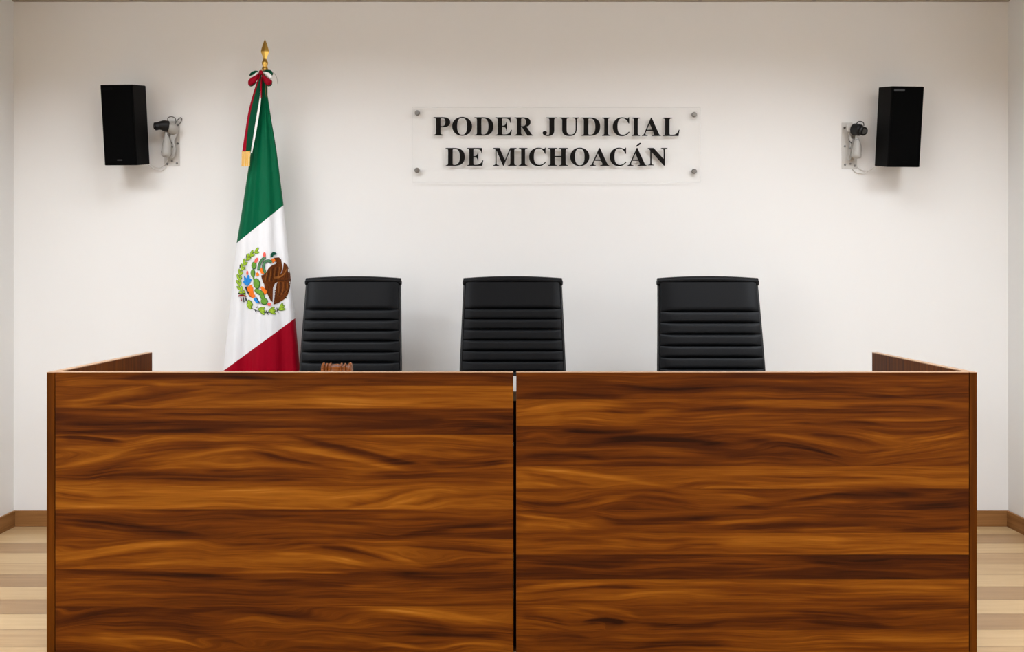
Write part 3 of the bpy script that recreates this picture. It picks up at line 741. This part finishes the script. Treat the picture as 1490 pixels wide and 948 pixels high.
    for cx, cy, rx, ry, ro in ((312, 285, 30, 44, 0), (300, 372, 27, 46, 0), (344, 492, 40, 62, -8), (372, 590, 62, 30, 28), (410, 640, 26, 46, -20), (432, 698, 42, 40, 0)):
        em.ell(cx, cy, rx, ry, 'cactdark', ro); em.ell(cx - 3, cy - 2, rx - 6, ry - 7, 'cactus', ro, 1)
    em.stroke([(300, 330), (305, 420), (335, 540)], 16, 'cactus', 1)
    for cx, cy, rx, ry, ro, m in ((338, 226, 18, 34, 25, 'coral'), (352, 386, 18, 22, 0, 'orange'), (490, 730, 24, 20, 0, 'coral')):
        em.ell(cx, cy, rx, ry, m, ro, 2)
    em.done('cactus', cl)
    # rock and water
    em = Sheet(); em.layer = 3
    em.poly([(206, 530), (240, 525), (262, 600), (300, 660), (262, 645), (230, 590)], 'ink')
    em.poly([(230, 540), (278, 502), (302, 545), (306, 600), (332, 640), (294, 662), (256, 622)], 'orange', 1)
    em.poly([(196, 398), (226, 432), (240, 392), (258, 396), (264, 432), (286, 446), (262, 490), (240, 522), (206, 500), (184, 470), (200, 462), (214, 480), (222, 452)], 'blue', 1)
    em.poly([(306, 668), (340, 648), (360, 690), (384, 722), (362, 716), (336, 716)], 'blue', 1)
    em.stroke([(340, 655), (362, 690), (380, 722)], 9, 'ink', 2)
    em.ell(235, 370, 11, 28, 'coral', 0, 1)
    em.done('rock', cl)
    # wreath
    em = Sheet(); em.layer = 1
    left = [(345, 118), (292, 148), (242, 196), (204, 254), (172, 322), (150, 380), (140, 440), (140, 500), (158, 562), (186, 602)]
    low = [(222, 660), (246, 720), (290, 776), (350, 805), (430, 824), (510, 822), (580, 802), (650, 756)]
    em.stroke(left, 6, 'leafdark'); em.stroke(low, 6, 'ink')
    def leaves(path, step, size, ang_=24):
        p = smooth_path([(a, b, 0) for a, b in path], 6); acc = 1e9; k = 0
        for i in range(1, len(p)):
            acc += (p[i] - p[i - 1]).length
            if acc < step: continue
            acc = 0; d = (p[i] - p[i - 1]).normalized(); ang = math.degrees(math.atan2(d.y, d.x))
            for sg in (-1, 1):
                n = Vector((-d.y, d.x, 0)) * sg
                c = p[i] + n * size * .42 - d * (4 + sg * 9)
                em.ell(c.x, c.y, size + 3, size * .36 + 4, 'leafdark', ang + 180 - sg * ang_, 0)
                em.ell(c.x, c.y, size, size * .36, 'leaf', ang + 180 - sg * ang_, 1 + (k % 2))
            k += 1
    leaves(left, 58, 31)
    for c in ((258, 752), (268, 716)): em.ell(c[0], c[1], 44, 24, 'leafdark', 55); em.ell(c[0] - 4, c[1], 36, 17, 'leaf', 55, 1)
    for cx, cy, ro in ((398, 806, 15), (520, 812, -5), (632, 776, -35)):
        for da in (-34, 34, 0):
            q = math.radians(ro + da)
            em.ell(cx + 8 * math.sin(q), cy - 8 * math.cos(q) + da * .55, 44, 17, 'leafdark', ro + da * .9)
            em.ell(cx + 8 * math.sin(q), cy - 8 * math.cos(q) + da * .55, 38, 11, 'leaf', ro + da * .9, 1)
    for a, b in (((332, 770), (360, 758)), ((322, 790), (336, 820)), ((450, 800), (478, 850)), ((440, 826), (490, 822)), ((575, 770), (592, 832)), ((228, 160), (226, 190)), ((152, 275), (150, 310)), ((205, 310), (212, 330)), ((160, 440), (175, 432)), ((262, 180), (276, 194))):
        em.stroke([a, b], 9, 'ink', 3)
    em.stroke([(128, 600), (158, 612), (212, 606)], 13, 'ink', 3)
    em.stroke([(128, 638), (170, 628), (226, 640)], 13, 'red', 3)
    for a, b in (((160, 650), (168, 692)), ((190, 650), (198, 706)), ((214, 650), (222, 690))): em.stroke([a, b], 11, 'red' if a[0] < 180 else 'ink', 3)
    em.done('wreath', cl)

    # ---- tricolour ribbon: bow at the neck and hanging tails
    Q = lambda X, Y, d: inv @ P(320 + X / 3.643, 40 + Y / 3.643, d)
    rb = thing('ribbon', '', ''); del rb['label']; del rb['category']
    rb.parent = t
    def band(name, Lp, Rp, m, d0, d1, th=.004):
        k = 6
        Lp = smooth_path([(a, b, 0) for a, b in Lp], k); Rp = smooth_path([(a, b, 0) for a, b in Rp], k)
        bm = NB(); loops = []
        n = len(Lp) - 1
        for i, (a, b) in enumerate(zip(Lp, Rp)):
            d = d0 + (d1 - d0) * i / n + .006 * math.sin(i / n * 5)
            loops.append([Q(a.x, a.y, d), Q(b.x, b.y, d + .004), Q(b.x, b.y, d + .004 + th), Q(a.x, a.y, d + th)])
        rings(bm, loops); bmesh.ops.recalc_face_normals(bm, faces=bm.faces)
        return obj(name, bm, m, rb, smooth=40)
    l0 = [(212, 242), (182, 330), (152, 440), (134, 550), (118, 655)]
    l1 = [(217, 246), (190, 335), (163, 445), (146, 555), (137, 657)]
    l2 = [(220, 250), (213, 350), (197, 450), (179, 560), (163, 662)]
    l3 = [(223, 254), (220, 352), (209, 452), (191, 560), (170, 668)]
    band('ribbon_tail', l0, l1, M['red'], 5.245, 5.25)['label'] = 'red hanging ribbon tail'
    band('ribbon_tail', l1, l2, M['green'], 5.247, 5.255)['label'] = 'green hanging ribbon tail'
    band('ribbon_tail', l2, l3, M['white'], 5.252, 5.262)['label'] = 'white hanging ribbon tail'
    band('ribbon_tail', [(219, 262), (214, 320), (216, 375)], [(224, 262), (222, 320), (222, 372)], M['red'], 5.24, 5.25)['label'] = 'red hanging ribbon tail'
    # fringe of gold threads
    bm = NB()
    for i in range(11):
        X = 117.5 + i * 4.1; wv = random.uniform(-1.5, 1.5)
        tube(bm, [Q(X, 654, 5.25), Q(X - .5 + wv * .4, 695, 5.248), Q(X - 1 + wv, 736 + wv, 5.25)], .0017, 6)
    obj('fringe', bm, M['gold'], rb, smooth=60)['label'] = 'gold thread fringe'
    # bow loops: puffed pieces folded out from the knot
    def puff(name, pts, m, d, th, lab):
        pts = [Vector((a, b, 0)) for a, b in pts]
        pts = smooth_path(pts + [pts[0]], 4)[:-1]
        c = sum(pts, Vector()) / len(pts); bm = NB(); loops = []
        for sc, dd in ((.45, -th), (.8, -.7 * th), (1., 0), (1., .25 * th), (.8, .6 * th), (.45, .7 * th)):
            loops.append([Q(c.x + (p.x - c.x) * sc, c.y + (p.y - c.y) * sc, d + dd) for p in pts])
        rings(bm, loops); bmesh.ops.recalc_face_normals(bm, faces=bm.faces)
        obj(name, bm, m, rb, smooth=60)['label'] = lab
    puff('bow_loop', [(212, 234), (188, 228), (164, 238), (156, 256), (172, 252), (196, 242)], M['green'], 5.27, .010, 'green bow loop')
    puff('bow_loop', [(206, 232), (190, 240), (172, 254), (160, 262), (178, 264), (200, 250)], M['white'], 5.262, .010, 'white bow loop')
    puff('bow_loop', [(212, 236), (190, 252), (162, 268), (150, 284), (151, 304), (162, 309), (184, 296), (204, 268)], M['red'], 5.252, .014, 'red bow loop')
    puff('bow_loop', [(152, 296), (160, 312), (178, 308), (196, 288), (180, 292)], M['green'], 5.262, .010, 'green bow loop')
    puff('bow_loop', [(222, 236), (240, 226), (268, 225), (282, 242), (274, 256), (252, 244)], M['green'], 5.27, .010, 'green bow loop')
    puff('bow_loop', [(224, 234), (248, 234), (270, 246), (278, 266), (268, 276), (246, 258)], M['white'], 5.262, .010, 'white bow loop')
    puff('bow_loop', [(220, 238), (238, 256), (262, 272), (276, 282), (272, 300), (258, 308), (240, 300), (226, 270)], M['red'], 5.25, .014, 'red bow loop')
    puff('bow_loop', [(240, 298), (256, 312), (274, 306), (277, 284), (264, 296)], M['green'], 5.262, .010, 'green bow loop')
    puff('knot', [(208, 228), (222, 226), (228, 240), (220, 252), (208, 246)], M['red'], 5.24, .012, 'red knot of the bow')
    obj('cord', tube(NB(), smooth_path([Q(262, 232, 5.27), Q(284, 240, 5.268), Q(300, 262, 5.27), Q(307, 300, 5.275)], 5), .0016, 6), M['greymetal'], rb, smooth=60)
make_flag()

# ------------------------------------------------------------------ wall sign
def make_sign():
    yf = WY - .020                                    # panel front
    k = yf / F
    c0, c1 = P(600, 265, yf), P(1019, 156, yf)
    t = thing('wall_sign', 'clear acrylic wall sign with two lines of black serif capitals', 'sign', ((c0.x + c1.x) / 2, yf, (c0.z + c1.z) / 2))
    inv = Matrix.Translation(-Vector(t.location))
    bm = NB(); box(bm, c0.x, c1.x, yf, yf + .006, c0.z, c1.z, 0, inv)
    for f in bm.faces:
        f.normal_update()
        if abs(f.normal.y) < .5: f.material_index = 1
    obj('panel', bm, [M['acrylic'], M['acedge']], t)['label'] = 'clear acrylic sheet'
    for px, py in ((607.2, 164), (606.8, 247.5), (1010.3, 166.5), (1010.2, 249)):
        p = inv @ P(px, py, yf - .008)
        m = Matrix.Translation(p) @ Matrix.Rotation(-PI / 2, 4, 'X')
        bm = NB(); lathe(bm, [(.002, -.003), (.010, -.0025), (.0125, 0), (.0125, .0078)], 20, m)
        s = obj('standoff', bm, M['chrome'], t, smooth=40)
        m2 = Matrix.Translation(inv @ P(px, py, yf + .0061)) @ Matrix.Rotation(-PI / 2, 4, 'X')
        obj('spacer', lathe(NB(), [(.0085, 0), (.0085, .0138)], 16, m2), M['chrome'], s, smooth=40)
    a = lambda X: X / 6.478 + 580
    b = lambda X: X / 6.478 + 800
    row1 = [('P', a(330), a(487)), ('O', a(505), a(693)), ('D', a(715), a(893)), ('E', a(912), a(1068)), ('R', a(1092), a(1268)), ('J', a(1357), b(68)), ('U', b(93), b(275)), ('D', b(297), b(475)),
            ('I', b(493), b(570)), ('C', b(593), b(752)), ('I', b(772), b(850)), ('A', b(868), b(1045)), ('L', b(1063), b(1222))]
    row2 = [('D', a(443), a(625)), ('E', a(643), a(799)), ('M', a(890), a(1112)), ('I', a(1133), a(1215)), ('C', a(1230), a(1390)), ('H', a(1408), b(172)), ('O', b(192), b(373)), ('A', b(378), b(560)),
            ('C', b(565), b(723)), ('Á', b(733), b(912)), ('N', b(923), b(1107))]
    dg = bpy.context.evaluated_depsgraph_get
    cache = {}
    def glyph(ch):
        if ch not in cache:
            cu = bpy.data.curves.new('g', 'FONT'); cu.body = chr(0x1D400 + ord(ch) - 65); cu.extrude = .5; cu.resolution_u = 6
            o = bpy.data.objects.new('g', cu); COL.objects.link(o)
            me = bpy.data.meshes.new_from_object(o.evaluated_get(dg()))
            bpy.data.objects.remove(o); bpy.data.curves.remove(cu)
            cache[ch] = me
        return cache[ch]
    for row, ytop, ybot in ((row1, 170.4, 197.0), (row2, 215.2, 241.2)):
        for ch, x0, x1 in row:
            me = glyph('A' if ch == 'Á' else ch).copy()
            co = np.empty(len(me.vertices) * 3, np.float32); me.vertices.foreach_get('co', co); co = co.reshape(-1, 3)
            mn, mx = co.min(0), co.max(0)
            o_ = .45 if ch in 'OCUJ' else 0.
            yt, yb_ = ytop - (o_ if ch in 'OC' else 0), ybot + o_
            slope = (x0 - 630) / 360 * .9 if row is row1 else 0
            n = np.empty_like(co)
            n[:, 0] = ((x0 + (co[:, 0] - mn[0]) / (mx[0] - mn[0]) * (x1 - x0)) - CX) * k
            n[:, 2] = EYE - ((yb_ + slope - (co[:, 1] - mn[1]) / (mx[1] - mn[1]) * (yb_ - yt)) - HY) * k
            n[:, 1] = yf - .0045 + .0044 * (co[:, 2] - mn[2]) * -1 / (mx[2] - mn[2]) + .0044
            n -= np.array(t.location, np.float32)
            me.vertices.foreach_set('co', n.ravel()); me.update()
            me.materials.clear(); me.materials.append(M['letter'])
            o = bpy.data.objects.new('letter', me); COL.objects.link(o); o.parent = t
            o['label'] = 'black raised letter ' + ch
            if ch == 'Á':
                pts = [(b(806), 212.9), (b(818), 213.6), (b(858), 209.6), (b(861), 208.2), (b(857), 207.5), (b(845), 207.8)]
                bm = NB()
                fr = [bm.verts.new(inv @ P(x, y, yf - .0045)) for x, y in pts]; bk = [bm.verts.new(inv @ P(x, y, yf - .0001)) for x, y in pts]
                bm.faces.new(fr); bm.faces.new(list(reversed(bk)))
                for i in range(6): bm.faces.new((fr[i], bk[i], bk[(i + 1) % 6], fr[(i + 1) % 6]))
                bmesh.ops.recalc_face_normals(bm, faces=bm.faces)
                obj('accent', bm, M['letter'], o)
make_sign()

# ------------------------------------------------------------------ speakers
def make_speaker(label, s):
    """s = -1: left of the sign, +1: right of it"""
    W, H, D = .152, .372, .165
    if s < 0: c = P(171.5, 182, 5.265)
    else: c = P(1319, 184.5, 5.265)
    t = thing('wall_speaker', label, 'speaker', c, (math.radians(7.5), 0, math.radians(-s * -4.5)), 'black wall speakers')
    # front face at local y = 0, facing -y
    bm = NB(); box(bm, -W / 2, W / 2, .012, D, -H / 2, H / 2)
    cab = obj('cabinet', bm, M['speaker'], t, bevel=.003)
    bm = NB()
    rings(bm, [[Vector((sx * (W / 2 - i), y, sz * (H / 2 - i))) for sx, sz in ((-1, -1), (1, -1), (1, 1), (-1, 1))] for i, y in ((.001, .012), (.001, .004), (.006, 0))])
    obj('grille', bm, M['grille'], t, bevel=.0015)['label'] = 'black cloth grille'
    bx = -W / 2 + .008
    obj('badge', box(NB(), bx, bx + .05, -.0015, 0, H / 2 - .024, H / 2 - .013), M['badge'] if s > 0 else M['speaker'], t)
    obj('badge', box(NB(), -.012, .012, -.0015, 0, -H / 2 + .022, -H / 2 + .028), M['badge'] if s < 0 else M['speaker'], t)
    # swivel mount behind the cabinet
    R = Euler(t.rotation_euler).to_matrix().to_4x4(); R.translation = c
    a = Vector((0, D, 0)); bw = R.inverted() @ Vector((c.x, WY - .001, c.z - .02)); wn = (R.inverted().to_3x3() @ Vector((0, 1, 0))).normalized()
    bm = NB(); tube(bm, [a - Vector((0, .001, 0)), a + Vector((0, .02, 0)), bw - wn * .03, bw - wn * .008], .012, 12)
    mount = obj('mount_arm', bm, M['blackmetal'], t, smooth=40)
    q = wn.to_track_quat('Z', 'Y').to_matrix().to_4x4(); q.translation = bw
    obj('wall_plate', lathe(NB(), [(.03, -.009), (.032, -.006), (.032, 0)], 20, q), M['blackmetal'], mount, smooth=40)
    return t
make_speaker('black box loudspeaker on the wall, on the flag\'s side of the sign', -1)
make_speaker('black box loudspeaker on the wall, beyond the sign from the flag', 1)

# ------------------------------------------------------------------ wall brackets with black swivel heads
def make_bracket(label, s):
    if s < 0: Q = lambda X, Y, d: P(120 + X / 5.576, 100 + Y / 5.576, d)
    else: Q = lambda X, Y, d: P(1200 + X / 5.576, 100 + Y / 5.576, d)
    org = Q(735, 790, WY) if s < 0 else Q(200, 810, WY)
    t = thing('wall_bracket', label, 'bracket', org, group='grey wall brackets')
    inv = Matrix.Translation(-org)
    def q(X, Y, off): return inv @ Q(X, Y, WY - off)
    def slab(name, pts, o0, o1, m, bev=.001, parent=t):
        bm = NB(); rings(bm, [[q(x, y, o1) for x, y in pts], [q(x, y, o0) for x, y in pts]])
        bmesh.ops.recalc_face_normals(bm, faces=bm.faces)
        return obj(name, bm, m, parent, bevel=bev)
    def turned(name, prof, m, parent=t, n=20):
        """prof: (X, Y, offset from wall, radius in metres) along an axis"""
        bm = NB(); tube(bm, [q(x, y, o) for x, y, o, r in prof], [r for x, y, o, r in prof], n)
        return obj(name, bm, m, parent, smooth=40)
    def screw(X, Y, o, parent, r=.0055):
        m = Matrix.Translation(q(X, Y, o)) @ Matrix.Rotation(PI / 2, 4, 'X')
        obj('screw', lathe(NB(), [(r, 0), (r, .002), (r * .7, .0038), (.0008, .004)], 12, m), M['screw'], parent, smooth=40)
    if s < 0:
        pl = slab('plate', [(664, 418), (790, 425), (790, 790), (664, 790)], .0002, .004, M['platemetal'])
        for a, b in ((690, 772), (766, 766), (772, 606), (776, 455)): screw(a, b, .004, pl)
        ch = slab('arm', [(700, 560), (712, 440), (760, 450), (772, 520), (745, 590), (758, 660), (742, 720), (700, 735), (708, 650)], .004, .040, M['greymetal'], .003)
        for a, b in ((735, 478), (722, 600), (728, 632), (726, 748)): screw(a, b, .040 if b < 700 else .004, ch, .005)
        turned('cup', [(690, 712, .055, .010), (690, 702, .055, .021), (682, 694, .055, .0245), (680, 668, .055, .0245), (681, 664, .055, .0232), (682, 640, .055, .0228), (684, 600, .055, .020), (682, 570, .055, .0145), (680, 530, .055, .008), (680, 500, .055, .006)], M['greymetal'])
        turned('knuckle', [(752, 520, .02, .014), (742, 500, .035, .024), (726, 482, .05, .0275), (706, 470, .06, .0265), (696, 467, .063, .022)], M['greymetal'])
        hd = turned('swivel_head', [(702, 468, .062, .016), (697, 467, .063, .0258), (690, 466, .065, .0272), (655, 460, .077, .026), (634, 460, .083, .0215), (616, 463, .087, .0185), (610, 464, .088, .014)], M['rubber'])
        turned('lens_ring', [(614, 464, .085, .015), (608, 465, .089, .0195), (588, 468, .095, .0195), (583, 469, .096, .016)], M['blackmetal'], hd)
        turned('lens', [(590, 469, .094, .013), (581, 470, .097, .0125)], M['lens'], hd)
        wires = [[(692, 430, .05), (694, 398, .045), (722, 388, .04), (752, 402, .03), (758, 440, .02)], [(752, 446, .012), (776, 410, .012), (797, 396, .01), (806, 410, .008), (792, 440, .007), (772, 462, .006)]]
        wires += [[(686, 512, .06), (692, 535, .06), (700, 548, .05)]]
    else:
        pl = slab('plate', [(138, 436), (224, 436), (264, 640), (264, 810), (138, 810)], .0002, .004, M['platemetal'])
        for a, b in ((162, 478), (163, 628), (165, 778), (244, 786)): screw(a, b, .004, pl)
        slab('housing', [(180, 446), (238, 446), (238, 512), (180, 512)], .004, .05, M['platemetal'], .004)
        ch = slab('arm', [(192, 512), (226, 512), (215, 560), (250, 570), (262, 600), (236, 640), (232, 700), (204, 752), (184, 740), (206, 660), (200, 600)], .004, .038, M['greymetal'], .003)
        for a, b in ((202, 640), (208, 770)): screw(a, b, .038 if b < 700 else .004, ch, .005)
        turned('cup', [(254, 728, .06, .010), (254, 720, .06, .021), (256, 714, .06, .0242), (257, 690, .06, .0242), (257, 687, .06, .0228), (262, 660, .06, .0226), (264, 620, .06, .0195), (262, 586, .06, .0135), (260, 560, .06, .0075), (262, 530, .06, .006)], M['greymetal'])
        turned('knuckle', [(210, 480, .045, .012), (226, 482, .05, .0165), (240, 485, .055, .0165)], M['greymetal'])
        hd = turned('swivel_head', [(232, 490, .045, .018), (237, 491, .05, .0282), (262, 494, .062, .029), (288, 498, .078, .0272), (300, 500, .084, .018)], M['rubber'])
        turned('lens_ring', [(294, 500, .08, .017), (302, 502, .086, .0215), (316, 506, .102, .0215), (319, 507, .105, .017)], M['blackmetal'], hd)
        turned('lens', [(317, 506, .10, .0135), (320, 507, .107, .013)], M['lens'], hd)
        screw(260, 574, .0675, ch, .005)
        wires = [[(258, 448, .06), (270, 430, .055), (296, 428, .055), (314, 438, .06), (318, 462, .07)], [(200, 512, .03), (206, 545, .035), (198, 580, .036), (222, 606, .04)]]
    for w in wires:
        obj('wire', tube(NB(), smooth_path([q(*p) for p in w], 6), .0022, 6), M['screw' if s < 0 else 'blackmetal'], t, smooth=60)
    # the lead from the bracket to the loudspeaker
    if s < 0:
        leads = [[(692, 706, .05), (690, 738, .02), (664, 778, .012), (628, 802, .01), (586, 796, .012), (540, 766, .03), (500, 738, .075)],
                 [(682, 792, .004), (664, 812, .006), (634, 826, .008), (590, 818, .012), (548, 790, .03), (502, 745, .075)]]
    else:
        leads = [[(225, 812, .004), (250, 838, .006), (290, 849, .008), (330, 846, .01), (358, 826, .015), (392, 806, .03), (440, 790, .075)],
                 [(266, 796, .004), (290, 816, .008), (330, 826, .01), (372, 820, .018), (404, 802, .04), (440, 792, .075)]]
    o0 = Q(leads[0][0][0], leads[0][0][1], WY)
    bm = NB()
    for l in leads: tube(bm, smooth_path([Q(x, y, WY - o) - o0 for x, y, o in l], 8), .0022, 6)
    c = obj('speaker_cord', bm, M['cable'], None, smooth=60); c.location = o0
    tag(c, 'thin pale twin cable drooping from bracket to loudspeaker ' + ('near the flag' if s < 0 else 'away from the flag'), 'cable', 'speaker cords')
make_bracket('pale grey wall bracket with black swivel head between the loudspeaker and the flag', -1)
make_bracket('pale grey wall bracket with black swivel head beside the loudspeaker far from the flag', 1)

# ------------------------------------------------------------------ light: the room's ceiling lamps plus added fill pairs
def lamp(x, y, sx, sy, power, col=(.915, .97, 1.05)):
    l = bpy.data.lights.new('ceiling_or_fill_light', 'AREA'); l.shape = 'RECTANGLE'; l.size = sx; l.size_y = sy
    l.energy = power; l.color = col; l.spread = math.radians(158)   # narrowed spread keeps the top of the wall dim
    o = bpy.data.objects.new('ceiling_or_fill_light', l); COL.objects.link(o); o.location = (x, y, CEIL - .012)
for x in (-.95, .95):
    lamp(x, 4.3, 1.2, .5, 13)  # fill pair added near the wall to soften the chair shadows
for x in (-2.08, 2.08):
    lamp(x, 3.6, .5, .6, 30)
    lamp(x, .2, .5, 1.2, 72)
    lamp(x, -2., .5, 1.2, 105)  # rear pair added as frontal fill for wall and bench
w = bpy.data.worlds.new('world'); SC.world = w; w.use_nodes = True
w.node_tree.nodes['Background'].inputs[0].default_value = (.9, .95, 1, 1); w.node_tree.nodes['Background'].inputs[1].default_value = .3

# ------------------------------------------------------------------ camera
cd = bpy.data.cameras.new('camera'); cd.sensor_width = 36; cd.lens = F / 1490 * 36; cd.shift_y = -(474 - HY) / 1490; cd.clip_start = .05
co = bpy.data.objects.new('camera', cd); COL.objects.link(co); co.location = (0, 0, EYE); co.rotation_euler = (PI / 2, 0, 0)
SC.camera = co
vs = SC.view_settings
vs.view_transform = 'Standard'; vs.look = 'None'; vs.gamma = 1; vs.exposure = .33; vs.use_curve_mapping = False
SC.cycles.max_bounces = 8; SC.cycles.diffuse_bounces = 5
